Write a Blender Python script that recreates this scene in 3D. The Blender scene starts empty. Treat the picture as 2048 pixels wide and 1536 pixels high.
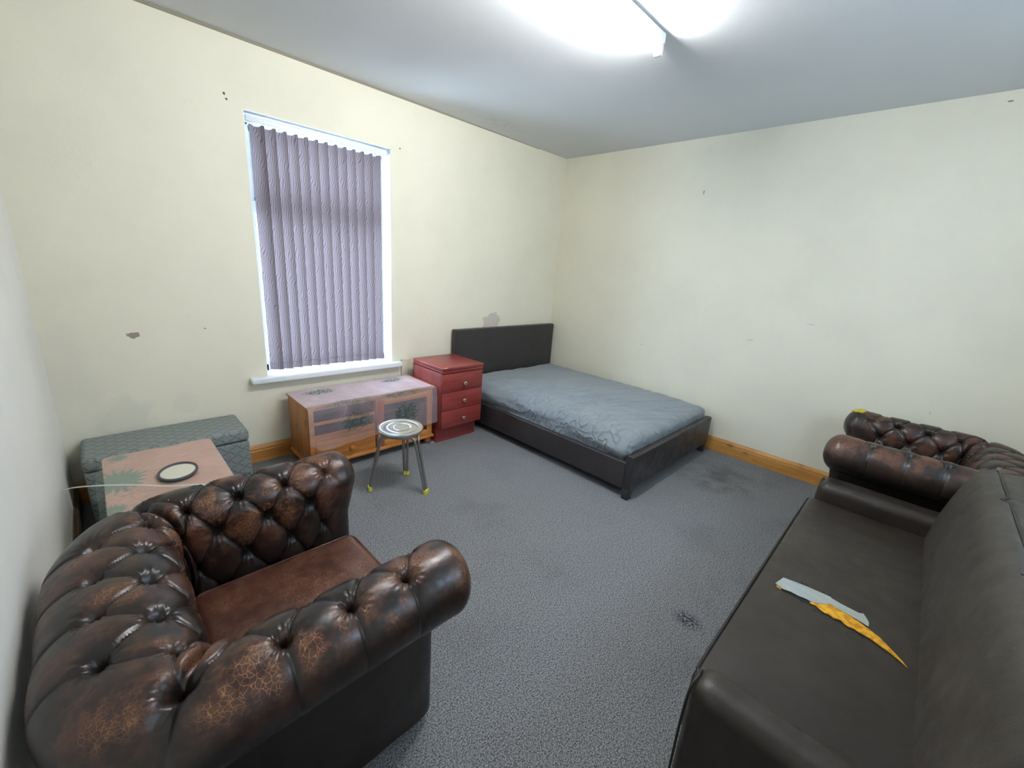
import bpy, bmesh, math, random
from math import sin, cos, pi, radians, sqrt, exp, atan2
from mathutils import Vector, Matrix, noise
random.seed(7)
SC = bpy.context.scene
COL = SC.collection

# ---------------------------------------------------------------- camera
cd = bpy.data.cameras.new('camera'); cam = bpy.data.objects.new('camera', cd); COL.objects.link(cam)
cam.location = (-3.94265, -3.24415, 1.51792)
cam.rotation_euler = (radians(74.1722), radians(-4.07277), radians(-44.6952))
cd.sensor_width = 36; cd.lens = 828.3 * 36 / 2048; cd.clip_start = .02
SC.camera = cam
# ---------------------------------------------------------------- world, exposure
W = bpy.data.worlds.new('world'); SC.world = W; W.use_nodes = True
W.node_tree.nodes['Background'].inputs[0].default_value = (.66, .81, 1.0, 1)
W.node_tree.nodes['Background'].inputs[1].default_value = 4.6
SC.view_settings.view_transform = 'Standard'; SC.view_settings.look = 'None'
SC.view_settings.gamma = 1; SC.view_settings.use_curve_mapping = False
SC.view_settings.exposure = 2.05
TUBE = 66.0
# daylight entering through the window opening
al = bpy.data.lights.new('window_daylight', 'AREA'); al.shape = 'RECTANGLE'; al.size = 1.0; al.size_y = 1.65
al.energy = 1; al.cycles.is_portal = True
ao = bpy.data.objects.new('window_daylight', al); COL.objects.link(ao)
ao.location = (-2.63, .215, 1.48); ao.rotation_euler = (radians(-90), 0, 0)
al2 = al.copy(); al2.size = 1.1; al2.size_y = .75  # sky portal for the added back window, fill light
ao2 = bpy.data.objects.new('added_window_fill', al2); COL.objects.link(ao2)
ao2.location = (-1.9, -4.49, 1.825); ao2.rotation_euler = (radians(90), 0, 0)

# ---------------------------------------------------------------- node helpers
def mat(name, col=(.5, .5, .5), rough=.6, metal=0, spec=.5):
    m = bpy.data.materials.new(name); m.use_nodes = True
    b = m.node_tree.nodes['Principled BSDF']
    b.inputs['Base Color'].default_value = (*col, 1); b.inputs['Roughness'].default_value = rough
    b.inputs['Metallic'].default_value = metal; b.inputs['Specular IOR Level'].default_value = spec
    return m
class N:
    def __init__(s, m): s.t = m.node_tree; s.b = s.t.nodes.get('Principled BSDF')
    def n(s, k, **kw):
        x = s.t.nodes.new(k)
        for a, v in kw.items(): setattr(x, a, v)
        return x
    def l(s, a, b): s.t.links.new(a, b)
    def put(s, sock, v):
        if hasattr(v, 'is_output') or isinstance(v, bpy.types.NodeSocket): s.l(v, sock)
        else: sock.default_value = v
    def m(s, op, a, b=0.0, c=None, clamp=False):
        x = s.n('ShaderNodeMath', operation=op); x.use_clamp = clamp
        s.put(x.inputs[0], a); s.put(x.inputs[1], b)
        if c is not None: s.put(x.inputs[2], c)
        return x.outputs[0]
    def mix(s, f, a, b):
        x = s.n('ShaderNodeMix', data_type='RGBA'); s.put(x.inputs[0], f)
        s.put(x.inputs[6], a if not isinstance(a, tuple) else (*a[:3], 1)); s.put(x.inputs[7], b if not isinstance(b, tuple) else (*b[:3], 1))
        return x.outputs[2]
    def coord(s, k='Object'):
        if k == 'Position': return s.n('ShaderNodeNewGeometry').outputs['Position']
        return s.n('ShaderNodeTexCoord').outputs[k]
    def map(s, v, scale=(1, 1, 1), loc=(0, 0, 0), rot=(0, 0, 0)):
        x = s.n('ShaderNodeMapping'); s.l(v, x.inputs[0]); x.inputs['Scale'].default_value = scale
        x.inputs['Location'].default_value = loc; x.inputs['Rotation'].default_value = rot
        return x.outputs[0]
    def noise(s, v, scale, det=3, rough=.5, dist=0, out=0):
        x = s.n('ShaderNodeTexNoise'); s.l(v, x.inputs['Vector']); x.inputs['Scale'].default_value = scale
        x.inputs['Detail'].default_value = det; x.inputs['Roughness'].default_value = rough; x.inputs['Distortion'].default_value = dist
        return x.outputs[out]
    def vor(s, v, scale, feature='DISTANCE_TO_EDGE', rand=1):
        x = s.n('ShaderNodeTexVoronoi', feature=feature); s.l(v, x.inputs['Vector']); x.inputs['Scale'].default_value = scale
        x.inputs['Randomness'].default_value = rand
        return x.outputs['Distance']
    def ss(s, v, a, b, lo=0.0, hi=1.0):
        x = s.n('ShaderNodeMapRange', interpolation_type='SMOOTHSTEP'); s.put(x.inputs[0], v)
        x.inputs[1].default_value = a; x.inputs[2].default_value = b; x.inputs[3].default_value = lo; x.inputs[4].default_value = hi
        return x.outputs[0]
    def bump(s, h, strength=.3, dist=.01, prev=None):
        x = s.n('ShaderNodeBump'); s.l(h, x.inputs['Height']); x.inputs['Strength'].default_value = strength; x.inputs['Distance'].default_value = dist
        if prev is not None: s.l(prev, x.inputs['Normal'])
        return x.outputs[0]
    def sep(s, v):
        x = s.n('ShaderNodeSeparateXYZ'); s.l(v, x.inputs[0]); return x.outputs
    def comb(s, a, b, c):
        x = s.n('ShaderNodeCombineXYZ')
        for i, q in enumerate((a, b, c)): s.put(x.inputs[i], q)
        return x.outputs[0]
    def attr(s, name): return s.n('ShaderNodeAttribute', attribute_name=name).outputs['Fac']
    def add(s, v, w, f):
        x = s.n('ShaderNodeVectorMath', operation='MULTIPLY_ADD'); s.l(w, x.inputs[0]); x.inputs[1].default_value = (f, f, f); s.l(v, x.inputs[2]); return x.outputs[0]
    def set(s, k, v): s.put(s.b.inputs[k], v)

def m_wall(name, col, spots=(), lines=()):
    """painted plaster; spots = chipped patches (x, y, z, rx, rz, colour, strength)"""
    m = mat(name, col, .62, spec=.35); k = N(m); P = k.coord('Position')
    n1 = k.noise(P, 1.3, 4, .6); n2 = k.noise(P, 9, 3, .6)
    c = k.mix(k.ss(n1, .35, .75), col, tuple(v * .93 for v in col))
    c = k.mix(k.ss(n2, .62, .8, 0, .35), c, tuple(v * .9 for v in col))
    for (x, y, z, rh, rz, sc, st) in spots:
        q = k.n('ShaderNodeVectorMath', operation='SUBTRACT'); k.l(P, q.inputs[0]); q.inputs[1].default_value = (x, y, z)
        q = k.map(q.outputs[0], (1 / rh, 1 / rh, 1 / rz))
        ln = k.n('ShaderNodeVectorMath', operation='LENGTH'); k.l(q, ln.inputs[0])
        d = k.m('ADD', ln.outputs['Value'], k.m('MULTIPLY', k.m('SUBTRACT', k.noise(k.map(P, (1, 1, 1)), 1.4 / max(rh, rz), 4, .6), .5), 1.6))
        f = k.m('MULTIPLY', k.ss(d, .93, 1.0 if st > .5 else 1.6, 1, 0), st)
        c = k.mix(f, c, sc)
    k.set('Base Color', c)
    k.set('Normal', k.bump(k.noise(P, 70, 4, .6), .12, .004, k.bump(n2, .25, .006)))
    return m
CREAM = (.83, .79, .635)
DK = (.05, .04, .035)
M = {}
M['wall_window'] = m_wall('cream_paint', CREAM, [
    (-3.80, 0, .975, .034, .018, (.34, .27, .23), 1), (-.985, 0, .945, .14, .09, (.60, .53, .47), .9),
    (-3.215, 0, 2.378, .006, .008, DK, 1), (-3.206, 0, 2.352, .006, .006, DK, 1), (-2.056, 0, 2.344, .006, .006, DK, 1), (-3.454, 0, .998, .007, .004, (.3, .25, .2), 1),
    (-3.9, 0, .45, .10, .12, (.45, .46, .42), .2), (-4.12, 0, .5, .12, .4, (.55, .55, .5), .2), (-3.6, 0, .52, .05, .06, (.5, .5, .45), .12)])
M['wall_right'] = m_wall('cream_paint_right', CREAM, [
    (0, -1.584, 2.262, .004, .018, (.2, .2, .12), 1), (0, -1.227, .84, .01, .006, (.4, .38, .33), .7), (0, -2.207, 1.06, .025, .004, (.45, .44, .4), .7),
    (0, -3.267, 2.644, .014, .005, (.25, .24, .2), 1), (0, -3.4, .76, .005, .010, (.5, .5, .45), .4), (0, -2.6, 1.25, .03, .004, (.5, .5, .45), .6)])
M['wall_plain'] = m_wall('off_white_paint', (.85, .84, .78))
def f():
    m = mat('ceiling_paint', (.68, .695, .70), .7, spec=.3); k = N(m); P = k.coord('Position')
    c = k.mix(k.ss(k.noise(P, .9, 3, .5), .35, .7), (.68, .695, .70), (.655, .665, .665))
    q = k.map(P, (2.2, 7, 1), (1.27 * 2.2, .235 * 7, 0)); ln = k.n('ShaderNodeVectorMath', operation='LENGTH'); k.l(k.n('ShaderNodeVectorMath').outputs[0], ln.inputs[0]) if 0 else None
    s = k.sep(q); r = k.m('SQRT', k.m('ADD', k.m('POWER', s[0], 2), k.m('POWER', s[1], 2)))
    f_ = k.m('MULTIPLY', k.ss(r, .2, 1.1, 1, 0), k.ss(k.noise(P, 26, 5, .7), .48, .66))
    c = k.mix(k.m('MULTIPLY', f_, .35), c, (.26, .27, .24))
    k.set('Base Color', c); k.set('Normal', k.bump(k.noise(P, 60, 3), .08, .004)); return m
M['ceiling'] = f()
def f():
    m = mat('grey_carpet', (.12, .12, .125), .95, spec=.12); k = N(m); P = k.coord('Position')
    a = k.noise(P, 185, 4, .9); b = k.noise(P, 60, 4, .8); c3 = k.noise(P, 2.2, 4, .6)
    c = k.mix(k.ss(a, .42, .60), (.035, .037, .040), (.39, .395, .405))
    c = k.mix(k.ss(b, .45, .7, 0, .5), c, (.27, .275, .28))
    c = k.mix(k.ss(c3, .5, .72, 0, .2), c, (.06, .06, .06))
    s = k.sep(k.map(P, (14, 11, 1), (2.193 * 14, 2.792 * 11, 0))); r = k.m('SQRT', k.m('ADD', k.m('POWER', s[0], 2), k.m('POWER', s[1], 2)))
    c = k.mix(k.m('MULTIPLY', k.ss(r, .2, 1, 1, 0), k.ss(k.noise(P, 80, 3), .42, .55)), c, (.035, .038, .05))
    s = k.sep(k.map(P, (3, 3, 1), (.55 * 3, 2.35 * 3, 0))); r = k.m('SQRT', k.m('ADD', k.m('POWER', s[0], 2), k.m('POWER', s[1], 2)))
    c = k.mix(k.m('MULTIPLY', k.ss(r, .2, 1.4, 1, 0), k.ss(k.noise(P, 7, 4), .35, .65, 0, .5)), c, (.05, .045, .038))
    k.set('Base Color', c); k.set('Normal', k.bump(a, .7, .004, k.bump(b, .3, .005))); return m
M['carpet'] = f()
def m_wood(name, c1, c2, c3=None, axis=0, scale=1.0, rough=.4, bumpy=.1, coord='Object', knots=True):
    m = mat(name, c1, rough); k = N(m); P = k.coord(coord)
    sc = [22 * scale] * 3; sc[axis] = 1.6 * scale
    v = k.map(P, tuple(sc)); n1 = k.noise(v, 1, 5, .6, .8); n2 = k.noise(k.map(P, tuple(q * 5 for q in sc)), 1, 3, .6)
    c = k.mix(k.ss(n1, .35, .65), c1, c2); c = k.mix(k.ss(n2, .5, .75, 0, .4), c, tuple(q * .6 for q in c2))
    if knots:
        vo = k.vor(k.map(P, tuple(4.5 if i != axis else 2.2 for i in range(3))), 1.6, 'F1'); c = k.mix(k.ss(vo, .05, .16, .8, 0), c, c3 or tuple(q * .4 for q in c2))
    k.set('Base Color', c); k.set('Normal', k.bump(n2, bumpy, .002)); return m
M['pine_x'] = m_wood('varnished_pine', (.62, .30, .07), (.50, .21, .045), axis=0)
M['pine_y'] = m_wood('varnished_pine_y', (.62, .31, .075), (.50, .22, .045), axis=1)
M['pine_z'] = m_wood('cabinet_pine_side', (.50, .20, .055), (.38, .14, .035), axis=2)
M['cab_x'] = m_wood('cabinet_pine', (.58, .23, .05), (.42, .15, .03), axis=0)
M['pine_red'] = m_wood('reddish_stile', (.36, .095, .045), (.28, .07, .035), axis=2, knots=False)
M['mahog_x'] = m_wood('mahogany_laminate', (.27, .045, .036), (.20, .028, .025), axis=0, scale=1.6, rough=.33, knots=False)
M['mahog_z'] = m_wood('mahogany_side', (.27, .050, .045), (.21, .034, .03), axis=2, scale=1.6, rough=.3, knots=False)
M['dark_in'] = mat('dark_interior', (.012, .012, .014), .8)
M['shelf_shade'] = mat('shade_painted_shelf', (.035, .022, .018), .6)  # shade inside the cabinet put into the colour of the shelf boards
M['white'] = mat('white_gloss_paint', (.80, .84, .86), .35)
M['upvc'] = mat('white_plastic', (.82, .86, .9), .3)
M['grey_trim'] = mat('grey_brown_trim', (.30, .265, .20), .7)
M['black'] = mat('black_plastic', (.02, .02, .02), .5)
M['rubber'] = mat('grey_rim', (.06, .06, .07), .5)
M['yellow'] = mat('yellow_rubber', (.75, .68, .06), .5)
M['mirror'] = mat('mirror_glass', (.92, .93, .9), .04, 1)
M['cable'] = mat('white_cable', (.8, .8, .76), .5)
M['brass'] = mat('brass', (.85, .76, .52), .28, .8)
M['cream'] = mat('cream_plastic', (.72, .68, .53), .5)
M['liner'] = mat('worn_lining', (.02, .018, .016), .9)
def f():
    m = mat('stainless_steel', (.62, .62, .60), .24, 1); k = N(m); P = k.coord()
    k.set('Roughness', .2); return m
M['steel'] = f()
M['steel_dull'] = mat('dull_steel', (.42, .41, .38), .36, 1)
def m_vinyl(name, c, c2, rough=.42, bs=.25, bd=.0012, sc=420):
    m = mat(name, c, rough, spec=.5); k = N(m); P = k.coord()
    k.set('Base Color', k.mix(k.ss(k.noise(P, 4, 4, .6), .35, .7), c, c2))
    v = k.vor(P, sc, 'F1'); k.set('Normal', k.bump(v, bs, bd, k.bump(k.noise(P, 7, 3), .25, .01)))
    k.set('Roughness', k.ss(k.noise(P, 14, 3), .3, .7, rough - .06, rough + .08)); return m
M['bed_leather'] = m_vinyl('brown_faux_leather', (.027, .0225, .024), (.036, .030, .031), .40)
M['sofa_leather'] = m_vinyl('smooth_brown_leather', (.021, .0145, .0105), (.030, .022, .0160), .42)
M['sofa_back'] = m_vinyl('matte_brown_leather', (.036, .030, .024), (.048, .040, .032), .55, .3, .002, 300)
M['piping'] = mat('dark_piping', (.014, .011, .009), .45)
def m_leather(name, base, tan, even=False):
    m = mat(name, base, .34, spec=.55); k = N(m); P = k.coord(); w = k.attr('wear')
    Pd = k.add(P, k.noise(P, 14, 3, .6, out=1), .035)
    big = k.noise(P, 7, 4, .65)
    wm = k.m('MULTIPLY', w, k.ss(big, .1, .5) if even else k.ss(big, .37, .63), clamp=True)
    cr = k.vor(Pd, 82); cr2 = k.vor(k.map(Pd, (1, 1, 1), (3, 1, 2)), 110)
    l1 = k.m('MULTIPLY', k.ss(cr, .010, .05, 1, 0), k.ss(k.noise(P, 6, 3), .46, .58)); l2 = k.m('MULTIPLY', k.ss(cr2, .01, .06, 1, 0), k.ss(k.noise(P, 11, 2), .42, .6))
    c = k.mix(k.ss(big, .3, .7), base, tuple(q * 1.4 for q in base))
    c = k.mix(k.m('MULTIPLY', wm, .85, clamp=True), c, (.095, .027, .017))
    c = k.mix(k.m('MULTIPLY', k.m('MULTIPLY', wm, k.ss(k.noise(P, 28, 4, .7), .42, .66)), .7), c, (.115, .055, .028))
    L = k.m('MULTIPLY', k.m('MAXIMUM', l1, k.m('MULTIPLY', l2, .7)), k.ss(wm, .18, .7), clamp=True)
    c = k.mix(k.m('MULTIPLY', L, .58), c, tan)
    k.set('Base Color', c)
    k.set('Roughness', k.m('ADD', k.ss(k.noise(P, 30, 3), .3, .7, .30, .42), k.m('MULTIPLY', L, .25)))
    nb = k.bump(k.noise(P, 260, 3, .7), .10, .001, k.bump(k.noise(Pd, 45, 4, .6), .16, .004))
    k.set('Normal', k.bump(L, -.35, .0015, nb)); return m
M['chester'] = m_leather('worn_oxblood_leather', (.0095, .0060, .0045), (.50, .24, .085))
M['seat_leather'] = m_leather('worn_red_brown_seat_leather', (.022, .009, .0075), (.34, .14, .06), True)
M['chester_far'] = m_leather('worn_brown_leather', (.016, .011, .008), (.30, .15, .07))
def f():
    m = mat('slate_sheet', (.21, .245, .28), .72, spec=.3); k = N(m); P = k.coord()
    k.b.inputs['Sheen Weight'].default_value = .25
    k.set('Base Color', k.mix(k.ss(k.noise(P, 2.0, 3), .3, .7), (.20, .235, .265), (.235, .265, .275)))
    s_ = k.sep(P)
    q = k.add(P, k.noise(P, 2.4, 2, .5, out=1), .09)
    f1 = k.m('POWER', k.m('SUBTRACT', 1, k.m('ABSOLUTE', k.m('SUBTRACT', k.m('MULTIPLY', k.noise(k.map(q, (9, 2.6, 8), rot=(0, 0, .25)), 1, 1, .4), 2), 1))), 12)
    f2 = k.m('POWER', k.m('SUBTRACT', 1, k.m('ABSOLUTE', k.m('SUBTRACT', k.m('MULTIPLY', k.noise(k.map(q, (5, 17, 14), rot=(0, 0, -.45)), 1, 1, .4), 2), 1))), 9)
    # gathers along the near edge towards the foot end, long pulls elsewhere
    z2 = k.m('MULTIPLY', k.ss(s_[0], -1.05, -1.40, 0, 1), k.ss(s_[1], -.55, -1.1, 0, 1)); z1 = k.ss(s_[0], -.1, -1.1, .25, 1)
    h_ = k.m('ADD', k.m('MULTIPLY', f1, z1), k.m('MULTIPLY', f2, k.m('ADD', z2, .15)))
    k.set('Normal', k.bump(h_, .9, .0075)); return m
M['sheet'] = f()
def f():
    m = mat('trellis_fabric', (.22, .25, .235), .85, spec=.2); k = N(m); u = k.sep(k.coord('UV'))
    U = k.m('MULTIPLY', u[0], 1 / .085); V = k.m('MULTIPLY', u[1], 1 / .062)
    wob = k.m('MULTIPLY', k.m('SINE', k.m('MULTIPLY', U, 4 * pi)), .05)
    wob2 = k.m('MULTIPLY', k.m('SINE', k.m('MULTIPLY', V, 4 * pi)), .05)
    a = k.m('ADD', k.m('ADD', U, V), wob2); b = k.m('ADD', k.m('SUBTRACT', U, V), wob)
    da = k.m('ABSOLUTE', k.m('SUBTRACT', k.m('FRACT', a), .5)); db = k.m('ABSOLUTE', k.m('SUBTRACT', k.m('FRACT', b), .5))
    ln = k.m('MAXIMUM', k.ss(da, .0, .07, 1, 0), k.ss(db, .0, .07, 1, 0))
    P = k.coord(); c = k.mix(k.ss(k.noise(P, 300, 2), .35, .65), (.20, .225, .215), (.27, .295, .28))
    c = k.mix(k.m('MULTIPLY', ln, .9), c, (.075, .085, .09))
    k.set('Base Color', c); k.set('Normal', k.bump(k.noise(P, 400, 2), .4, .002)); return m
M['trellis'] = f()
def f():
    m = mat('blind_fabric', (.25, .22, .26), .8, spec=.2); k = N(m); uv = k.sep(k.coord('UV'))
    w = k.noise(k.comb(k.m('MULTIPLY', uv[0], 14), k.m('MULTIPLY', uv[1], 8), 0), 1, 2, .5)
    w2 = k.m('MULTIPLY', k.m('SINE', k.m('ADD', k.m('MULTIPLY', uv[1], 42), k.m('MULTIPLY', uv[0], 60))), .45)
    ph = k.m('ADD', k.m('ADD', k.m('MULTIPLY', uv[0], 85), k.m('MULTIPLY', w, 3.2)), w2)
    ln = k.ss(k.m('ABSOLUTE', k.m('SUBTRACT', k.m('FRACT', ph), .5)), .02, .17, 1, 0)
    c = k.mix(k.m('MULTIPLY', ln, .9), (.185, .145, .145), (.045, .036, .045))
    k.set('Base Color', c)
    t = k.n('ShaderNodeBsdfTranslucent'); k.l(c, t.inputs[0]); mx = k.n('ShaderNodeMixShader'); mx.inputs[0].default_value = .36
    k.l(k.b.outputs[0], mx.inputs[1]); k.l(t.outputs[0], mx.inputs[2]); k.l(mx.outputs[0], k.t.nodes['Material Output'].inputs[0]); return m
M['slat'] = f()
def f():
    m = bpy.data.materials.new('window_glass'); m.use_nodes = True; k = N(m); t = k.n('ShaderNodeBsdfTransparent'); t.inputs[0].default_value = (.93, .97, 1, 1)
    g = k.n('ShaderNodeBsdfGlossy'); g.inputs['Roughness'].default_value = .02; mx = k.n('ShaderNodeMixShader'); mx.inputs[0].default_value = .06
    k.l(t.outputs[0], mx.inputs[1]); k.l(g.outputs[0], mx.inputs[2]); k.l(mx.outputs[0], k.t.nodes['Material Output'].inputs[0]); return m
M['glass'] = f()
def m_film(name, bg, leaves, opacity, tint, rough=.16):
    """clear printed vinyl: part see-through film, print given as blobs of leaves in UV metres"""
    m = mat(name, tint, rough, spec=.7); k = N(m); uvv = k.coord('UV'); P = k.coord()
    lf = None
    for (x, y, r1, r2) in leaves:
        s = k.sep(k.map(uvv, (1 / r1, 1 / r2, 1), (-x / r1, -y / r2, 0)))
        r = k.m('SQRT', k.m('ADD', k.m('POWER', s[0], 2), k.m('POWER', s[1], 2)))
        an = k.m('ARCTAN2', s[1], s[0]); st = k.m('MULTIPLY', k.m('ABSOLUTE', k.m('SINE', k.m('ADD', k.m('MULTIPLY', an, 8), k.m('MULTIPLY', k.noise(uvv, 18, 2), 16)))), .22)
        d = k.m('ADD', k.m('ADD', r, st), k.m('MULTIPLY', k.m('SUBTRACT', k.noise(uvv, 60, 4, .7), .5), 1.7))
        q = k.ss(d, .80, .98, 1, 0); lf = q if lf is None else k.m('MAXIMUM', lf, q)
    curl = k.m('MULTIPLY', k.ss(k.vor(k.add(uvv, k.noise(uvv, 20, 3, out=1), .03), 30), .0, .05, 1, 0), k.ss(k.noise(uvv, 7, 2), .56, .66))
    lf = k.m('MAXIMUM', lf if lf is not None else 0.0, k.m('MULTIPLY', curl, .35))
    lf = k.m('MULTIPLY', lf, k.ss(k.noise(uvv, 42, 4, .7), .36, .56, .15, .95))
    c = k.mix(lf, tint, bg)
    k.set('Base Color', c)
    k.set('Normal', k.bump(k.noise(k.map(uvv, (1, 1.6, 1), rot=(0, 0, .6)), 9, 5, .65, 1.5), .5, .012))
    tr = k.n('ShaderNodeBsdfTransparent'); mx = k.n('ShaderNodeMixShader')
    op = k.m('ADD', k.m('MULTIPLY', lf, .30), opacity if isinstance(opacity, float) else opacity(k, uvv), clamp=True); k.put(mx.inputs[0], op)
    k.l(tr.outputs[0], mx.inputs[1]); k.l(k.b.outputs[0], mx.inputs[2]); k.l(mx.outputs[0], k.t.nodes['Material Output'].inputs[0]); return m
def m_emit(name, col, st):
    m = bpy.data.materials.new(name); m.use_nodes = True; k = N(m); e = k.n('ShaderNodeEmission'); e.inputs[0].default_value = (*col, 1); e.inputs[1].default_value = st
    k.l(e.outputs[0], k.t.nodes['Material Output'].inputs[0]); return m

# ---------------------------------------------------------------- mesh helpers
def link(name, me, m, parent=None):
    o = bpy.data.objects.new(name, me); COL.objects.link(o)
    if m is not None: me.materials.append(m)
    if parent is not None: o.parent = parent
    return o
def from_bm(name, bm, m, parent=None, smooth=False, angle=None):
    me = bpy.data.meshes.new(name); bmesh.ops.recalc_face_normals(bm, faces=bm.faces); bm.to_mesh(me); bm.free()
    if smooth:
        me.polygons.foreach_set('use_smooth', [True] * len(me.polygons))
        if angle is not None: me.set_sharp_from_angle(angle=radians(angle))
    return link(name, me, m, parent)
def mesh(name, v, f, m, parent=None, smooth=False, angle=None, uv=None, attrs=None):
    me = bpy.data.meshes.new(name); me.from_pydata([tuple(p) for p in v], [], f); me.update()
    if smooth:
        me.polygons.foreach_set('use_smooth', [True] * len(me.polygons))
        if angle is not None: me.set_sharp_from_angle(angle=radians(angle))
    if uv is not None:
        ul = me.uv_layers.new(name='UVMap')
        for l in me.loops: ul.data[l.index].uv = uv[l.vertex_index]
    for k, a in (attrs or {}).items():
        at = me.attributes.new(k, 'FLOAT', 'POINT'); at.data.foreach_set('value', a)
    return link(name, me, m, parent)
def boxes(name, L, m, parent=None, bev=0.0, seg=2, smooth=True):
    """one mesh of boxes (x0,x1,y0,y1,z0,z1) that belong to the same part"""
    bm = bmesh.new()
    for (x0, x1, y0, y1, z0, z1) in L:
        b = bmesh.new(); bmesh.ops.create_cube(b, size=1)
        for v in b.verts: v.co = Vector(((x0 + x1) / 2 + v.co.x * (x1 - x0), (y0 + y1) / 2 + v.co.y * (y1 - y0), (z0 + z1) / 2 + v.co.z * (z1 - z0)))
        if bev: bmesh.ops.bevel(b, geom=b.edges[:], offset=bev, segments=seg, profile=.5, affect='EDGES')
        me = bpy.data.meshes.new('t'); b.to_mesh(me); b.free(); bm.from_mesh(me); bpy.data.meshes.remove(me)
    return from_bm(name, bm, m, parent, smooth=bool(bev) and smooth, angle=40)
def box(name, x0, x1, y0, y1, z0, z1, m, parent=None, bev=0.0, seg=2): return boxes(name, [(x0, x1, y0, y1, z0, z1)], m, parent, bev, seg)
def grid_faces(nu, nv, closed_v=False):
    F = []
    for i in range(nu - 1):
        for j in range(nv - 1 if not closed_v else nv):
            a = i * nv + j; b = i * nv + (j + 1) % nv; F.append((a, b, b + nv, a + nv))
    return F
def sweep(pts, r, seg=10, caps=True):
    """tube along points -> verts, faces"""
    P = [Vector(p) for p in pts]; V = []; F = []
    up = Vector((0, 0, 1)); prev = None
    for i, p in enumerate(P):
        d = (P[min(i + 1, len(P) - 1)] - P[max(i - 1, 0)]).normalized()
        if prev is None:
            a = d.cross(up if abs(d.z) < .9 else Vector((1, 0, 0))).normalized()
        else: a = (prev - d * prev.dot(d)).normalized()
        prev = a; b = d.cross(a); rr = r[i] if isinstance(r, (list, tuple)) else r
        for k in range(seg): t = 2 * pi * k / seg; V.append(p + (a * cos(t) + b * sin(t)) * rr)
    F = grid_faces(len(P), seg, True)
    if caps: F.append(tuple(range(seg - 1, -1, -1))); F.append(tuple(range((len(P) - 1) * seg, len(P) * seg)))
    return V, F
def tube(name, pts, r, m, parent=None, seg=10):
    V, F = sweep(pts, r, seg); return mesh(name, V, F, m, parent, True, 60)
def tubes(name, L, r, m, parent=None, seg=10):
    V = []; F = []
    for pts in L:
        v, f = sweep(pts, r, seg); o = len(V); V += v; F += [tuple(i + o for i in q) for q in f]
    return mesh(name, V, F, m, parent, True, 60)
def lathe(name, prof, m, parent=None, seg=32, loc=(0, 0, 0), rot=None, sx=1, sy=1):
    V = []; R = rot or Matrix.Identity(3)
    for (r, z) in prof:
        for k in range(seg): t = 2 * pi * k / seg; V.append(R @ Vector((r * cos(t) * sx, r * sin(t) * sy, z)) + Vector(loc))
    F = grid_faces(len(prof), seg, True)
    if prof[0][0] > 1e-5: F.append(tuple(range(seg - 1, -1, -1)))
    if prof[-1][0] > 1e-5: F.append(tuple(range((len(prof) - 1) * seg, len(prof) * seg)))
    return mesh(name, V, F, m, parent, True, 35)
def catmull(pts, n=8):
    P = [Vector(p) for p in pts]; P = [P[0] * 2 - P[1]] + P + [P[-1] * 2 - P[-2]]; out = []
    for i in range(1, len(P) - 2):
        for k in range(n):
            t = k / n; a, b, c, d = P[i - 1:i + 3]
            out.append(.5 * ((2 * b) + (c - a) * t + (2 * a - 5 * b + 4 * c - d) * t * t + (-a + 3 * b - 3 * c + d) * t ** 3))
    out.append(P[-2]); return out
def rbox(name, b, r, n, m, parent=None, disp=None, uvs=False, attrs=None):
    """densely meshed rounded box; disp(p, normal) -> displaced point"""
    x0, x1, y0, y1, z0, z1 = b; c = Vector(((x0 + x1) / 2, (y0 + y1) / 2, (z0 + z1) / 2)); h = Vector(((x1 - x0) / 2, (y1 - y0) / 2, (z1 - z0) / 2))
    bm = bmesh.new()
    cnt = [max(2, int(2 * h[i] / n)) for i in range(3)]
    def lin(i):   # denser near the rounded edges
        k = cnt[i]; return [-h[i] + 2 * h[i] * q / k for q in range(k + 1)]
    def edge(i):
        L = lin(i); e = [-h[i], -h[i] + r * .12, -h[i] + r * .3, -h[i] + r * .55, -h[i] + r * .8, -h[i] + r]
        return sorted(e + [-q for q in e] + [q for q in L if abs(q) < h[i] - r * 1.05])
    G = [edge(i) for i in range(3)]
    for ax in range(3):
        a, d = (ax + 1) % 3, (ax + 2) % 3
        for s in (-1, 1):
            vs = []
            for u in G[a]:
                row = []
                for w in G[d]:
                    p = [0, 0, 0]; p[ax] = s * h[ax]; p[a] = u; p[d] = w; row.append(bm.verts.new(p))
                vs.append(row)
            for i in range(len(vs) - 1):
                for j in range(len(vs[0]) - 1):
                    q = (vs[i][j], vs[i + 1][j], vs[i + 1][j + 1], vs[i][j + 1]); bm.faces.new(q if s > 0 else q[::-1])
    bmesh.ops.remove_doubles(bm, verts=bm.verts, dist=1e-5)
    for v in bm.verts:
        q = Vector([max(-h[i] + r, min(h[i] - r, v.co[i])) for i in range(3)]); d = v.co - q
        nn = d.normalized() if d.length > 1e-9 else Vector((0, 0, 1)); p = q + nn * r + c
        v.co = disp(p, nn) if disp else p
    if uvs:
        ul = bm.loops.layers.uv.new('UVMap'); bm.normal_update()
        for f_ in bm.faces:
            nn = f_.normal; ax = max(range(3), key=lambda i: abs(nn[i]) * (1.3 if i == 2 else 1))
            for l in f_.loops:
                p = l.vert.co; l[ul].uv = (p.x, p.y) if ax == 2 else ((p.x, p.z) if ax == 1 else (p.y, p.z))
    me = bpy.data.meshes.new(name); bm.to_mesh(me); bm.free(); me.polygons.foreach_set('use_smooth', [True] * len(me.polygons))
    if attrs:
        at = me.attributes.new('wear', 'FLOAT', 'POINT'); at.data.foreach_set('value', [attrs(v.co) for v in me.vertices])
    return link(name, me, m, parent)
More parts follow.
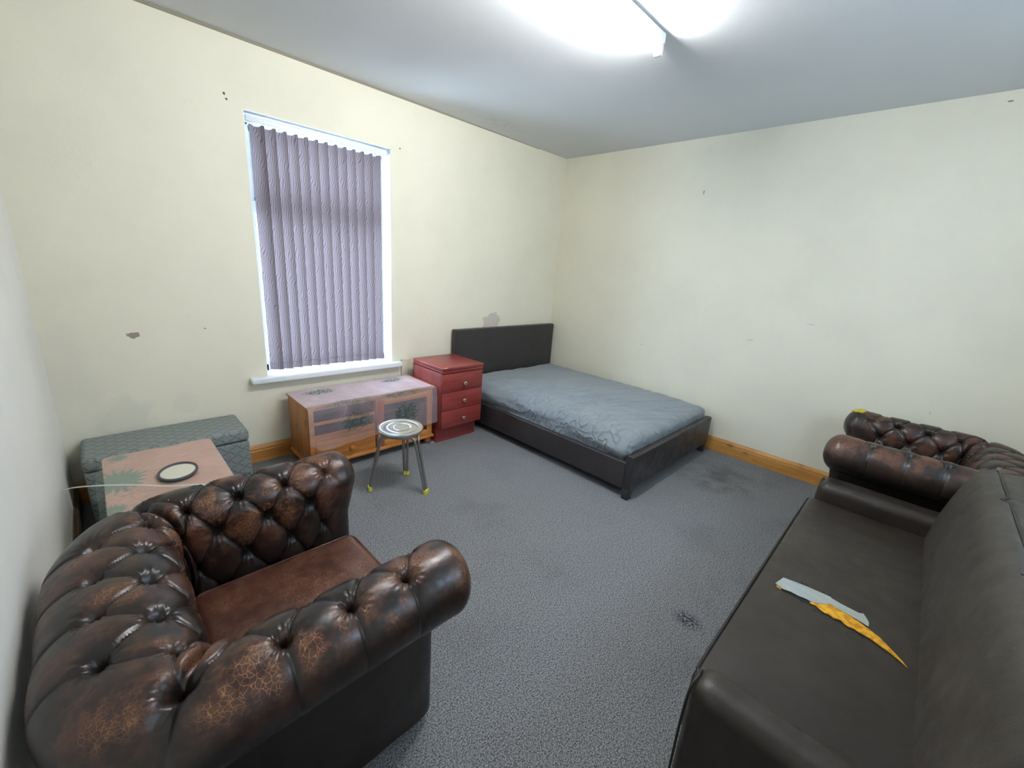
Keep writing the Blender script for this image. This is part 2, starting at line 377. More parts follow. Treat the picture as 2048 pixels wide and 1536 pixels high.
def thing(name, label, cat, loc=(0, 0, 0), rz=0, group=None):
    o = bpy.data.objects.new(name, None); COL.objects.link(o); o.location = loc; o.rotation_euler = (0, 0, rz); o.empty_display_size = .1
    o['label'] = label; o['category'] = cat
    if group: o['group'] = group
    return o
def tag(o, label, cat, group=None):
    o['label'] = label; o['category'] = cat
    if group: o['group'] = group
    return o
def st(o): o['kind'] = 'structure'; return o
def fb(p, s=1.0): return noise.noise(Vector(p) * s)

# ================================================================ the room
XL, YB, H = -4.17, -4.35, 2.70
WX0, WX1, WZ0, WZ1 = -3.125, -2.137, .64, 2.325
st(box('floor', XL - .15, .15, YB - .15, .15, -.12, 0, M['carpet']))
st(box('ceiling', XL - .15, .15, YB - .15, .2, H, H + .12, M['ceiling']))
st(boxes('wall_window', [(XL - .15, WX0, 0, .22, 0, H), (WX1, .15, 0, .22, 0, H), (WX0, WX1, 0, .22, 0, WZ0 - .04), (WX0, WX1, 0, .22, WZ1, H)], M['wall_window']))
st(box('wall_right', 0, .15, YB, 0, 0, H, M['wall_right']))
st(box('wall_left', XL - .15, XL, YB, 0, 0, H, M['wall_plain']))
BX0, BX1, BZ0, BZ1 = -2.45, -1.35, 1.45, 2.2
st(boxes('wall_back', [(XL, BX0, YB - .15, YB, 0, H), (BX1, 0, YB - .15, YB, 0, H), (BX0, BX1, YB - .15, YB, 0, BZ0), (BX0, BX1, YB - .15, YB, BZ1, H)], M['wall_plain']))
w2 = st(boxes('added_fill_window', [(BX0, BX0 + .06, YB - .12, YB - .06, BZ0, BZ1), (BX1 - .06, BX1, YB - .12, YB - .06, BZ0, BZ1), (BX0, BX1, YB - .12, YB - .06, BZ0, BZ0 + .06), (BX0, BX1, YB - .12, YB - .06, BZ1 - .06, BZ1), (-1.93, -1.87, YB - .12, YB - .06, BZ0, BZ1)], M['upvc'], None, .004))  # unseen window added behind the camera to brighten ceiling and far walls
box('window_pane', BX0 + .06, -1.93, YB - .095, YB - .09, BZ0 + .06, BZ1 - .06, M['glass'], w2)
box('window_pane', -1.87, BX1 - .06, YB - .095, YB - .09, BZ0 + .06, BZ1 - .06, M['glass'], w2)
def skirting(name, a, b, nrm, m, h=.129):
    prof = [(0, 0), (.019, 0), (.019, .086), (.0165, .089), (.0165, .092), (.019, .095), (.018, .107), (.013, .112), (.013, .115), (.009, .121), (.006, h), (0, h)]
    a, b, nn = Vector(a), Vector(b), Vector(nrm); V = []
    for p in (a, b):
        for (d, z) in prof: V.append(p + nn * d + Vector((0, 0, z)))
    k = len(prof); F = [(i, (i + 1) % k, (i + 1) % k + k, i + k) for i in range(k)] + [tuple(range(k)), tuple(range(2 * k - 1, k - 1, -1))]
    bm = bmesh.new(); vs = [bm.verts.new(v) for v in V]; [bm.faces.new([vs[i] for i in f_]) for f_ in F]
    return st(from_bm(name, bm, m))
skirting('baseboard_window', (XL, 0, 0), (0, 0, 0), (0, -1, 0), M['pine_x'])
skirting('baseboard_right', (0, -.019, 0), (0, YB, 0), (-1, 0, 0), M['pine_y'])
M['pine_shade'] = m_wood('shade_painted_pine', (.16, .11, .055), (.10, .065, .035), axis=1)  # pine darkened: shadow along the left wall painted into the baseboard
skirting('baseboard_left', (XL, YB, 0), (XL, -.019, 0), (1, 0, 0), M['pine_shade'])
skirting('baseboard_back', (XL, YB, 0), (0, YB, 0), (0, 1, 0), M['pine_x'])
# narrow grey-brown strip under the ceiling on the window wall, thinning out towards the corner
V = []; n = 40
for i in range(n + 1):
    x = XL + (-.45 - XL) * i / n; t = .019 * (1 - .8 * i / n); V += [(x, 0, H - t), (x, -t * .5, H - t), (x, -t * .5, H), (x, 0, H)]
st(mesh('trim_1', V, grid_faces(n + 1, 4, True) + [(3, 2, 1, 0), (4 * n, 4 * n + 1, 4 * n + 2, 4 * n + 3)], M['grey_trim']))

# ---------------------------------------------------------------- window
def make_window():
    fr = .055; y0, y1 = .14, .20
    w = boxes('window_1', [(WX0, WX0 + fr, y0, y1, WZ0, WZ1), (WX1 - fr, WX1, y0, y1, WZ0, WZ1), (WX0, WX1, y0, y1, WZ1 - fr, WZ1), (WX0, WX1, y0, y1, WZ0, WZ0 + fr), (WX0, WX1, y0 - .01, y1, 1.74, 1.82)], M['upvc'], None, .005)
    st(w)
    sash = boxes('window_sash', [(WX0 + fr, WX0 + fr + .035, .15, .19, 1.82, WZ1 - fr), (WX1 - fr - .035, WX1 - fr, .15, .19, 1.82, WZ1 - fr), (WX0 + fr, WX1 - fr, .15, .19, WZ1 - fr - .035, WZ1 - fr), (WX0 + fr, WX1 - fr, .15, .19, 1.82, 1.85)], M['upvc'], w, .004)
    box('window_pane', WX0 + fr, WX1 - fr, .168, .174, 1.80, WZ1 - fr, M['glass'], w)
    box('window_pane', WX0 + fr, WX1 - fr, .168, .174, WZ0 + fr, 1.76, M['glass'], w)
    # white painted reveal lining
    boxes('window_reveal', [(WX1 - .006, WX1, .001, .14, WZ0, WZ1), (WX0, WX0 + .004, .001, .14, WZ0, WZ1), (WX0, WX1, .001, .14, WZ1 - .006, WZ1)], M['white'], w)
    boxes('window_sill', [(-3.235, -2.072, -.062, 0, WZ0 - .04, WZ0), (WX0, WX1, 0, .15, WZ0 - .04, WZ0)], M['white'], w, .006, 3)
make_window()
# pipe boxing beside the sill, painted with the wall
o = boxes('trim_2', [(-2.055, -1.985, -.022, 0, .50, .648), (-2.055, -1.975, -.028, 0, .640, .652)], M['cream'], None, .003); st(o)

# ---------------------------------------------------------------- vertical blind
def make_blind():
    t = thing('vertical_blind', 'taupe vertical blind with wavy line pattern hanging in the window recess', 'blind', (-2.65, .05, .645))
    L = Vector(t.location)
    box('headrail', WX0 + .015 - L.x, WX1 - .02 - L.x, -.035, .02, 2.268 - L.z, 2.305 - L.z, M['upvc'], t, .004)
    n = 13; x0, x1 = -3.048, -2.252; a = radians(31); w = .089
    for i in range(n):
        xc = x0 + (x1 - x0) * i / (n - 1) - L.x; ai = a + radians(random.uniform(-3, 3)); V = []; UV = []; nu, nv = 7, 26
        zb = .672 + random.uniform(-.002, .002) - L.z; zt = 2.262 - L.z
        top = (0, 0, -.012, -.012, -.012, 0, 0)
        for j in range(nv):
            q = j / (nv - 1); sw = .006 * sin(i * 1.7 + 2.2 * q)
            for k in range(nu):
                u = k / (nu - 1) - .5; bow = .006 * (1 - 4 * u * u); z = zb + (zt - zb) * q + (-top[k] if j == nv - 1 else 0) * -1
                V.append((xc + u * w * cos(ai + sw * 4) - bow * sin(ai), -u * w * sin(ai + sw * 4) - bow * cos(ai) - .012, z)); UV.append((u * w + i * .2, z))
        s = mesh('slat', V, grid_faces(nv, nu), M['slat'], t, True, uv=UV)
        # stitched hem pocket holding the weight
        V = []; UV = []
        for z in (zb + .043, zb + .0445, zb + .046):
            for k in range(nu):
                u = k / (nu - 1) - .5; bow = .006 * (1 - 4 * u * u) + .0012
                V.append((xc + u * w * cos(ai) - bow * sin(ai), -u * w * sin(ai) - bow * cos(ai) - .012, z)); UV.append((u * w + i * .2 + .1, z))
        mesh('hem_pocket', V, grid_faces(3, nu), M['slat'], s, True, uv=UV)
        box('hanger', xc - .006, xc + .006, -.018, -.006, zt - .004, 2.27 - L.z, M['upvc'], s)
make_blind()

# ---------------------------------------------------------------- ceiling light
def make_light():
    t = thing('ceiling_batten_light', 'white fluorescent batten light with one glowing tube on the ceiling', 'ceiling light', (-2.32, -1.94, H))
    X0, X1 = -.62, .62
    box('batten_body', X0, X1, -.028, .028, -.045, -.001, M['upvc'], t, .006)
    for s in (-1, 1):
        e = box('end_cap', min(s * .60, s * .625), max(s * .60, s * .625), -.02, .02, -.098, -.04, M['upvc'], t, .004)
    V, F = sweep([(X0 + .022, 0, -.078), (X1 - .022, 0, -.078)], .013, 16)
    mesh('fluorescent_tube', V, F, m_emit('tube_glow', (.97, .98, 1.0), TUBE), t, True, 60)
make_light()

# ---------------------------------------------------------------- bed
def make_bed():
    t = thing('bed_frame', 'low dark brown faux leather double bed frame in the corner', 'bed', (-.78, -1.05, 0)); L = t.location
    def B(nm, b, r, **k): return rbox(nm, (b[0] - L.x, b[1] - L.x, b[2] - L.y, b[3] - L.y, b[4], b[5]), r, .08, M['bed_leather'], t, **k)
    def stitch(p, nn):
        # three upholstered panels divided by vertical seams
        for s in (-.26, .24):
            d = abs(p.x - s); p = p - nn * (.003 * exp(-(d / .006) ** 2))
        return p
    V0 = rbox('headboard', (-1.513 - L.x, -.05 - L.x, -.095 - L.y, -.022 - L.y, .06, .896), .012, .012, M['bed_leather'], t, disp=stitch)
    B('footboard', (-1.49, -.082, -2.066, -2.012, .075, .333), .012)
    B('side_rail', (-1.482, -1.44, -2.012, -.095, .065, .268), .010)
    B('side_rail', (-.12, -.082, -2.012, -.095, .065, .268), .010)
    box('slat_base', -1.44 - L.x, -.12 - L.x, -2.01 - L.y, -.1 - L.y, .17, .20, M['liner'], t)
    for x in (-1.49, -.15):
        for y in (-2.062, -.088): box('leg', x - L.x, x + .055 - L.x, y - L.y, y + .05 - L.y, 0, .08, M['bed_leather'], t, .004)
make_bed()
def make_mattress():
    x0, x1, y0, y1 = -1.437, -.125, -2.005, -.10
    fx, fy = x0 + .10, y0 + .10   # foot-left corner from which the folds fan out
    def disp(p, nn):
        cx, cy = (p.x - x0) / (x1 - x0), (p.y - y0) / (y1 - y0)
        top = max(0, nn.z)
        z = 0
        z += .018 * sin(pi * min(1, max(0, cx))) * sin(pi * min(1, max(0, cy))) * top      # crown
        z -= .022 * exp(-(cy / .12) ** 2) * top * (.4 + .6 * cx)
        # short curved folds pulled in over the near edge, long creases running down the length
        ed = p.x - x0; ph = (p.y + .9 * max(0, ed - .05) ** 1.3 + .05 * fb((p.x * 2, p.y * 2, 0), 2)) / .058
        env = exp(-((ed - .10) / .16) ** 2) * exp(-((p.y - y0 - .62) / .42) ** 2) * (.35 + .65 * max(0, fb((p.x * 3, p.y * 3, 5)) + .5))
        fan = (abs(sin(pi * ph)) ** .6) * .019 * env
        r = sqrt((p.x - x0) ** 2 + (p.y - y0) ** 2); an = atan2(p.y - y0, p.x - x0 + .0001)
        fan += .004 * (1 - abs(sin(an * 13 + 2 * fb((p.x, p.y, 0), 4)))) * exp(-((r - .16) / .10) ** 2)
        z += .022 * exp(-((p.x - x0) / .5) ** 2) * exp(-((p.y - y0 - .3) / .5) ** 2) * top
        w2 = (1 - abs(fb((p.x * 1.1 + p.y * .35, p.y * 5.5 + p.x * 2.2, 1.3), 2.0)) * 2.4)
        long_ = .022 * max(0, w2 - .35) * (.35 + .65 * exp(-((cx - .25) / .42) ** 2))
        w3 = 1 - abs(fb((p.x * 3.2 - p.y * 1.0, p.y * 1.1 + p.x * .9, 7.7), 2.4)) * 3
        cross = .018 * max(0, w3 - .3) * exp(-((cy - .32) / .25) ** 2) * exp(-((cx - .2) / .35) ** 2)
        side = max(0, -nn.x); sd = 0
        if side > .1: sd = .014 * fb((p.z * 9, p.y * 1.6, 3.3), 1.6) * 1.6 + .006 * (1 - abs(sin((p.z + .10 * p.y) * 40))) * (.5 + fb((p.y, 0, 0), 2.1))
        front = max(0, -nn.y); fd = .010 * fb((p.x * 7, p.z * 5, 1), 1.4) * front
        p = p + Vector((0, 0, 1)) * (z + (fan + long_ + cross) * top) + nn * (sd * side + fd)
        # sheet bulges out over the rails
        if nn.x < -.2 and p.z > .27: p.x -= .018 * sin(pi * min(1, (p.z - .27) / .14))
        if p.x > x1 - .3 and nn.x > .2 and p.z > .3: p.x += .055
        elif p.x > x1 - .3 and p.z > .3: p.x += .055 * max(0, (p.x - (x1 - .3)) / .3)
        return p
    o = rbox('mattress', (x0, x1, y0, y1, .202, .425), .06, .0100, M['sheet'], None, disp)
    tag(o, 'mattress in a wrinkled slate grey fitted sheet lying on the bed frame', 'mattress')
make_mattress()

# ---------------------------------------------------------------- bedside drawers
def make_nightstand():
    X0, X1, Y0, Y1 = -2.001, -1.563, -.563, -.122; cx, cy = (X0 + X1) / 2, (Y0 + Y1) / 2
    t = thing('bedside_cabinet', 'mahogany red bedside cabinet with three drawers beside the bed', 'bedside cabinet', (cx, cy, 0))
    a, b, c, d = X0 - cx, X1 - cx, Y0 - cy, Y1 - cy
    boxes('body', [(a, a + .016, c + .018, d, .148, .64), (b - .016, b, c + .018, d, .148, .64), (a, b, d - .01, d, .148, .64), (a + .01, b - .01, c + .02, d, .148, .162)], M['mahog_z'], t, .0015)
    boxes('top', [(a, b + .004, c - .004, d, .655, .681), (a, b + .002, c + .003, d, .630, .653)], M['mahog_x'], t, .003)
    box('plinth', a + .006, b - .008, c + .072, d, 0, .15, M['mahog_x'], t)
    for (z0, z1, kz) in ((.466, .625, .530), (.307, .463, .375), (.150, .304, .215)):
        q = box('drawer', a + .002, b - .002, c, c + .02, z0, z1, M['mahog_x'], t, .0025)
        R = Matrix.Rotation(radians(90), 3, 'X')
        kx = -1.772 - cx
        kn = lathe('knob', [(.007, 0), (.006, .010), (.014, .014), (.0165, .020), (.015, .026), (.009, .028), (.008, .024), (.0, .023)], M['brass'], q, 20, (kx, c, kz), R)
        lathe('knob_inset', [(.0075, .0245), (.0, .0275)], M['black'], kn, 14, (kx, c, kz), R)
    o = mesh('worn_chip', [(a + .01, c - .0045, .6815), (a + .055, c - .0045, .6815), (a + .05, c + .006, .6815), (a + .015, c + .004, .6815), (a + .01, c - .0047, .676), (a + .055, c - .0047, .678)],
             [(0, 1, 2, 3), (4, 5, 1, 0)], mat('bare_chipboard', (.55, .32, .14), .8), t)
make_nightstand()

# ---------------------------------------------------------------- pine tv cabinet
def make_cabinet():
    X0, X1, Y0, Y1 = -3.021, -2.024, -.462, -.064; cx, cy = (X0 + X1) / 2, (Y0 + Y1) / 2
    t = thing('tv_cabinet', 'low pine cabinet with open shelves, a drawer and a glazed door', 'cabinet', (cx, cy, 0))
    a, b, c, d = X0 - cx, X1 - cx, Y0 - cy, Y1 - cy; mid = -2.53 - cx
    boxes('side_panel', [(a, a + .02, c + .004, d, .085, .495)], M['pine_z'], t, .002)
    boxes('side_panel', [(b - .02, b, c + .004, d, .085, .495)], M['pine_z'], t, .002)
    boxes('divider', [(mid - .012, mid + .008, c + .01, d - .01, .085, .495)], M['pine_z'], t)
    box('top_board', a - .012, b + .012, c - .012, d, .495, .517, M['cab_x'], t, .005, 3)
    box('back_panel', a + .02, b - .02, d - .008, d, .085, .495, M['dark_in'], t)
    boxes('base_board', [(a - .012, b + .012, c - .014, d, .060, .082), (a - .004, b + .004, c - .004, d, .082, .092)], M['cab_x'], t, .005, 3)
    q = box('shelf', a + .02, mid - .012, c + .022, d - .01, .367, .385, M['shelf_shade'], t, .001); box('shelf_lipping', a + .02, mid - .012, c + .006, c + .022, .366, .386, M['cab_x'], q, .002)
    q = box('shelf', a + .02, mid - .012, c + .022, d - .01, .25, .285, M['shelf_shade'], t, .001); box('shelf_lipping', a + .02, mid - .012, c + .004, c + .022, .245, .290, M['cab_x'], q, .002)
    box('shelf', mid + .008, b - .02, c + .05, d - .01, .345, .36, M['shelf_shade'], t, .002)
    boxes('face_frame', [(a, a + .034, c - .002, c + .016, .09, .495), (a + .02, b - .02, c, c + .016, .478, .495)], M['cab_x'], t, .002)
    q = box('drawer', a + .036, mid - .012, c - .004, c + .016, .096, .243, M['cab_x'], t, .003)
    R = Matrix.Rotation(radians(90), 3, 'X')
    lathe('knob', [(.009, 0), (.008, .012), (.017, .018), (.020, .026), (.016, .034), (.0, .038)], M['pine_z'], q, 20, (-2.735 - cx, c - .004, .155), R)
    dr = boxes('door', [(b - .056, b - .004, c - .006, c + .014, .094, .478), (mid + .062, b - .05, c - .006, c + .014, .43, .478), (mid + .062, b - .05, c - .006, c + .014, .094, .135)], M['cab_x'], t, .003)
    box('door_stile', mid - .006, mid + .062, c - .007, c + .014, .094, .478, M['pine_red'], dr, .003)
    box('door_pane', mid + .062, b - .056, c + .002, c + .006, .135, .43, M['glass'], dr)
    lathe('knob', [(.009, 0), (.008, .012), (.015, .018), (.018, .026), (.0, .034)], M['pine_red'], dr, 18, (mid + .03, c - .006, .27), R)
    for x in (a + .03, b - .03):
        for y in (c + .03, d - .03): lathe('bun_foot', [(.014, 0), (.028, .010), (.034, .030), (.028, .050), (.018, .0605)], M['pine_red'], t, 24, (x, y, 0))
    return cx, cy
make_cabinet()
def cab_cloth():
    # uv: u along x (m), v across: 0 at the back edge, .40 at the front edge, then down the front
    film = m_film('printed_clear_vinyl', (.05, .14, .105), [(.20, .12, .14, .075), (.80, .10, .12, .06), (.30, .42, .26, .035), (.72, .43, .24, .035), (.32, .58, .13, .09), (.74, .60, .13, .10)], lambda k, uv: k.m('ADD', k.ss(k.sep(uv)[1], .38, .43, .72, .26), k.m('MULTIPLY', k.ss(k.noise(k.map(uv, (9, 3, 1)), 1, 3), .45, .7), .10)), (.74, .60, .64))  # pale lilac, denser top: window sheen painted into the film
    X0, X1, Y1, Y0 = -3.035, -2.012, -.066, -.492; nx, ny = 110, 84; V = []; UV = []
    for i in range(nx):
        x = X0 + (X1 - X0) * i / (nx - 1); u = x - X0
        drop = .312 + .012 * sin(u * 9) + .014 * fb((u * 6, 0, 0)) - .05 * exp(-(u / .05) ** 2)
        total = (Y1 - Y0) + drop
        for j in range(ny):
            s = total * j / (ny - 1); e = Y1 - Y0
            if s < e: y = Y1 - s; z = .5195 + .002 * abs(fb((x * 7, y * 7, 0)))
            else:
                q = s - e; y = Y0 - .004 - .010 * min(1, q / .05) - .012 * fb((x * 5, q * 3, 2)) * min(1, q / .06) - .010 * sin(x * 38 + q * 9) * min(1, q / .2) * .45; z = .5185 - q
                if q < .012: y = Y0 - .004 * q / .012
            # right hand end flares and sags past the cabinet
            k = max(0, (x - (X1 - .035)) / .035)
            if s < e: z -= .010 * k * k
            else: x_ = 0
            xx = x + (0.008 * k * min(1, max(0, s - e) / .1) if s > e else 0)
            # left end: the sheet curls down over the edge towards the back
            kl = max(0, 1 - u / .02)
            V.append((xx, y, z - .004 * kl)); UV.append((u, s))
    o = mesh('plastic_table_cover', V, grid_faces(nx, ny), film, None, True, uv=UV)
    tag(o, 'clear plastic cover with green leaf print draped over the pine cabinet', 'table cover')
cab_cloth()

# ---------------------------------------------------------------- stool
def make_stool():
    C = Vector((-2.603, -.938, 0)); t = thing('round_stool', 'three-legged steel stool with round seat and yellow feet caps', 'stool', C)
    lathe('seat', [(.0, .436), (.04, .436), (.052, .4375), (.056, .4355), (.062, .4355), (.066, .4375), (.108, .4385), (.112, .4365), (.122, .4385), (.136, .442), (.146, .440), (.150, .434), (.148, .422), (.142, .418), (.0, .418)][::-1], M['steel'], t, 64)
    lathe('seat_ring', [(.128, .404), (.134, .404), (.134, .419), (.128, .419), (.128, .404)], M['steel_dull'], t, 48)
    feet = [Vector((-2.793, -.867, 0)) - C, Vector((-2.524, -1.132, 0)) - C, Vector((-2.492, -.824, 0)) - C]
    for k in range(3):
        f_ = feet[k]; a = atan2(f_.y, f_.x); d = Vector((cos(a), sin(a), 0)); s = Vector((-sin(a), cos(a), 0)); rf = f_.length
        L = []
        for sg in (-1, 1):
            def P(r, off, z): return d * r + s * off * sg + Vector((0, 0, z))
            L.append(catmull([P(.05, .055, .410), P(.085, .042, .409), P(.112, .030, .398), P(.130, .021, .372), P(.137, .0155, .33), P(.137 + (rf - .137) * .3, .014, .235), P(.137 + (rf - .137) * .65, .012, .12), P(rf, .0105, .012)], 6))
        lg = tubes('leg', L, .0095, M['steel_dull'], t, 12)
        for sg in (-1, 1):
            p = d * rf + s * .0105 * sg
            lathe('rubber_foot', [(.0, 0), (.0125, 0), (.0135, .004), (.0125, .030), (.010, .031)], M['yellow'], lg, 16, p - Vector((0, 0, 0)))
make_stool()

# ---------------------------------------------------------------- ottoman box
def make_ottoman():
    X0, X1, Y0, Y1 = -4.105, -3.352, -.372, -.022; cx, cy = (X0 + X1) / 2, (Y0 + Y1) / 2
    t = thing('storage_ottoman', 'grey trellis-pattern fabric storage ottoman under the wall in the corner', 'ottoman', (cx, cy, 0))
    a, b, c, d = X0 - cx, X1 - cx, Y0 - cy, Y1 - cy
    rbox('ottoman_body', (a + .004, b - .002, c + .004, d, .015, .325), .012, .05, M['trellis'], t, uvs=True)
    rbox('lid', (a, b, c, d, .328, .405), .022, .03, M['trellis'], t, disp=lambda p, n_: p + Vector((0, 0, .006 * max(0, n_.z) * cos(p.x * 4) * cos(p.y * 7))), uvs=True)
    for x in (a + .05, b - .05):
        for y in (c + .05, d - .05): lathe('foot', [(.02, 0), (.022, .018)], M['black'], t, 14, (x, y, 0))
make_ottoman()

# ---------------------------------------------------------------- small covered table
def rrect(x0, x1, y0, y1, r, n=8):
    P = []
    for (cx, cy, a0) in ((x1 - r, y1 - r, 0), (x0 + r, y1 - r, 90), (x0 + r, y0 + r, 180), (x1 - r, y0 + r, 270)):
        for k in range(n + 1): a = radians(a0 + 90 * k / n); P.append((cx + r * cos(a), cy + r * sin(a)))
    return P
def make_table():
    X0, X1, Y0, Y1, Z = -4.02, -3.585, -1.22, -.575, .478; cx, cy = (X0 + X1) / 2, (Y0 + Y1) / 2
    t = thing('side_table', 'small wooden side table between the armchair and the ottoman', 'table', (cx, cy, 0))
    bm = bmesh.new(); P = rrect(X0 - cx, X1 - cx, Y0 - cy, Y1 - cy, .035); vs = [bm.verts.new((x, y, Z - .024)) for x, y in P]; f_ = bm.faces.new(vs)
    e = bmesh.ops.extrude_face_region(bm, geom=[f_]); [setattr(v, 'co', v.co + Vector((0, 0, .022))) for v in e['geom'] if isinstance(v, bmesh.types.BMVert)]
    from_bm('table_top', bm, M['pine_red'], t)
    for x in (X0 + .06 - cx, X1 - .06 - cx):
        for y in (Y0 + .06 - cy, Y1 - .06 - cy): lathe('leg', [(.016, 0), (.018, .1), (.023, .3), (.024, Z - .024)], M['pine_z'], t, 16, (x, y, 0))
    boxes('apron', [(X0 + .05 - cx, X1 - .05 - cx, Y1 - .075 - cy, Y1 - .06 - cy, Z - .08, Z - .024), (X0 + .05 - cx, X1 - .05 - cx, Y0 + .06 - cy, Y0 + .075 - cy, Z - .08, Z - .024),
                    (X0 + .05 - cx, X0 + .065 - cx, Y0 + .06 - cy, Y1 - .06 - cy, Z - .08, Z - .024), (X1 - .065 - cx, X1 - .05 - cx, Y0 + .06 - cy, Y1 - .06 - cy, Z - .08, Z - .024)], M['pine_z'], t)
    # pink cloth, wrinkled under the vinyl
    P = rrect(X0, X1, Y0, Y1, .035, 8); nr = 26; V = []; F = []; UV = []
    n = len(P)
    def wr(x, y): return .0052 * max(0, 1 - abs(fb((x * 3.0 + y * 1.2, y * 6.5 - x * 3, .4), 1.2)) * 4) + .0015 * fb((x, y, 0), 14)
    for k in range(nr + 1):
        s = k / nr
        for (x, y) in P:
            X = cx + (x - cx) * s; Y = cy + (y - cy) * s; V.append((X, Y, Z + .0006 + wr(X, Y) * (1 - s ** 8))); UV.append((X - X0, Y - Y0))
    for (x, y) in P: V.append((cx + (x - cx) * 1.006, cy + (y - cy) * 1.004, Z - .03)); UV.append((x - X0, y - Y0))
    nr += 1; F = grid_faces(nr + 1, n, True)
    m = mat('pink_printed_cloth', (.62, .30, .24), .45, spec=.45); k_ = N(m); uv = k_.coord('UV')
    lf = None
    for (lx, ly, r1, r2) in ((.05, .33, .115, .15), (.02, .06, .05, .06), (.06, .60, .05, .045), (.26, .64, .07, .025)):
        s_ = k_.sep(k_.map(uv, (1 / r1, 1 / r2, 1), (-lx / r1, -ly / r2, 0))); r_ = k_.m('SQRT', k_.m('ADD', k_.m('POWER', s_[0], 2), k_.m('POWER', s_[1], 2)))
        an = k_.m('ARCTAN2', s_[1], s_[0]); d_ = k_.m('ADD', k_.m('ADD', r_, k_.m('MULTIPLY', k_.m('ABSOLUTE', k_.m('SINE', k_.m('MULTIPLY', an, 9))), .3)), k_.m('MULTIPLY', k_.m('SUBTRACT', k_.noise(uv, 45, 3), .5), .8))
        q = k_.ss(d_, .82, .95, 1, 0); lf = q if lf is None else k_.m('MAXIMUM', lf, q)
    curl = k_.m('MULTIPLY', k_.ss(k_.vor(k_.add(uv, k_.noise(uv, 24, 3, out=1), .03), 34), 0, .06, 1, 0), k_.ss(k_.sep(uv)[0], .08, .19, .8, 0))
    c_ = k_.mix(k_.ss(k_.noise(uv, 5, 3), .3, .7), (.60, .30, .24), (.68, .36, .29)); c_ = k_.mix(k_.m('MULTIPLY', k_.m('MAXIMUM', lf, curl), .9), c_, (.17, .24, .18))
    k_.set('Base Color', c_); k_.set('Normal', k_.bump(k_.noise(k_.map(uv, (3, 9, 1), rot=(0, 0, .5)), 1.2, 4, .6, 1.5), 1.0, .018))
    o = mesh('tablecloth', V, F, m, None, True, 60, uv=UV); tag(o, 'pink cloth with green leaf print spread on the small side table', 'tablecloth')
    # clear vinyl over it, hanging past the edges
    film = m_film('clear_green_tinted_vinyl', (.25, .45, .38), [], .20, (.52, .70, .62))
    nx, ny = 46, 60; V = []; UV = []; A0, A1, B0, B1 = X0 - .045, X1 + .05, Y0 - .02, Y1 + .005
    for i in range(nx):
        for j in range(ny):
            x = A0 + (A1 - A0) * i / (nx - 1); y = B0 + (B1 - B0) * j / (ny - 1); z = Z + .0074 + .001 * fb((x, y, 3), 9)
            o1 = max(0, X0 - x); o2 = max(0, x - X1); o3 = max(0, y - Y1)
            fl = 1 + .9 * max(0, sin((y - Y0) * 7.5)) 
            if o1: z -= o1 * 1.9 * fl; x = X0 - o1 * .75
            if o2: z -= o2 * 2.0; x = X1 + o2 * .7
            if o3: z -= o3 * 1.5
            V.append((x, y, z)); UV.append((x, y))
    o = mesh('plastic_table_cover', V, grid_faces(nx, ny), film, None, True, uv=UV); tag(o, 'thin clear vinyl sheet over the pink tablecloth on the small table', 'table cover')
    mr = thing('oval_mirror', 'small oval mirror with dark grey rim lying on the pink table', 'mirror', (-3.772, -.962, Z + .0092), radians(-14))
    lathe('mirror_back', [(.0, 0), (.082, 0), (.082, .006), (.0, .006)], M['rubber'], mr, 48, sx=.88, sy=1.12)
    lathe('mirror_face', [(.073, .0062), (.073, .0078), (.0, .0078)], mat('silvered_glass', (.92, .92, .86), .10, .9), mr, 48, sx=.88, sy=1.12)
    V = []
    for i in range(64):
        a = 2 * pi * i / 64
        for j in range(10): b_ = 2 * pi * j / 10; r = .0795 + .0062 * cos(b_); V.append((r * cos(a) * .88, r * sin(a) * 1.12, .0075 + .0062 * sin(b_)))
    F = [(i * 10 + j, ((i + 1) % 64) * 10 + j, ((i + 1) % 64) * 10 + (j + 1) % 10, i * 10 + (j + 1) % 10) for i in range(64) for j in range(10)]
    mesh('rim', V, F, M['rubber'], mr, True)
    c = tube('white_cable', catmull([(-4.166, -.57, .355), (-4.12, -.70, .412), (-4.03, -.93, 0.4950), (-3.92, -1.02, 0.5000), (-3.82, -1.105, 0.4980), (-3.70, -1.17, 0.4945), (-3.60, -1.23, .47), (-3.53, -1.28, .40), (-3.51, -1.32, .20), (-3.51, -1.34, .006)], 8), .0030, M['cable'])
    tag(c, 'thin white cable running from the left wall across the pink table', 'cable')
make_table()

# ---------------------------------------------------------------- chesterfield armchairs
SP, RS = .141, .11     # button spacing along the arm, row spacing
XF = .45               # front tip of the arm roll
def path():
    """inner line of the U: from near arm front (+x, -y) round the back to the far arm front"""
    P = []; yi, xb, r = .270, -.155, .045
    ds = .0042; L1 = XF - (xb + r); n1 = int(L1 / ds)
    for i in range(n1): P.append((Vector((XF - i * L1 / n1, -yi)), Vector((0, -1)), 0.0))
    for i in range(61): a = radians(-90 - 90 * i / 60); P.append((Vector((xb + r + r * cos(a), -yi + r + r * sin(a))), Vector((cos(a), sin(a))), i / 60))
    L2 = 2 * (yi - r); n2 = int(L2 / ds)
    for i in range(1, n2): P.append((Vector((xb, -yi + r + i * L2 / n2)), Vector((-1, 0)), 1.0))
    for i in range(61): a = radians(180 - 90 * i / 60); P.append((Vector((xb + r + r * cos(a), yi - r + r * sin(a))), Vector((cos(a), sin(a))), 1 - i / 60))
    for i in range(1, n1 + 1): P.append((Vector((xb + r + i * L1 / n1, yi)), Vector((0, 1)), 0.0))
    return P, n1
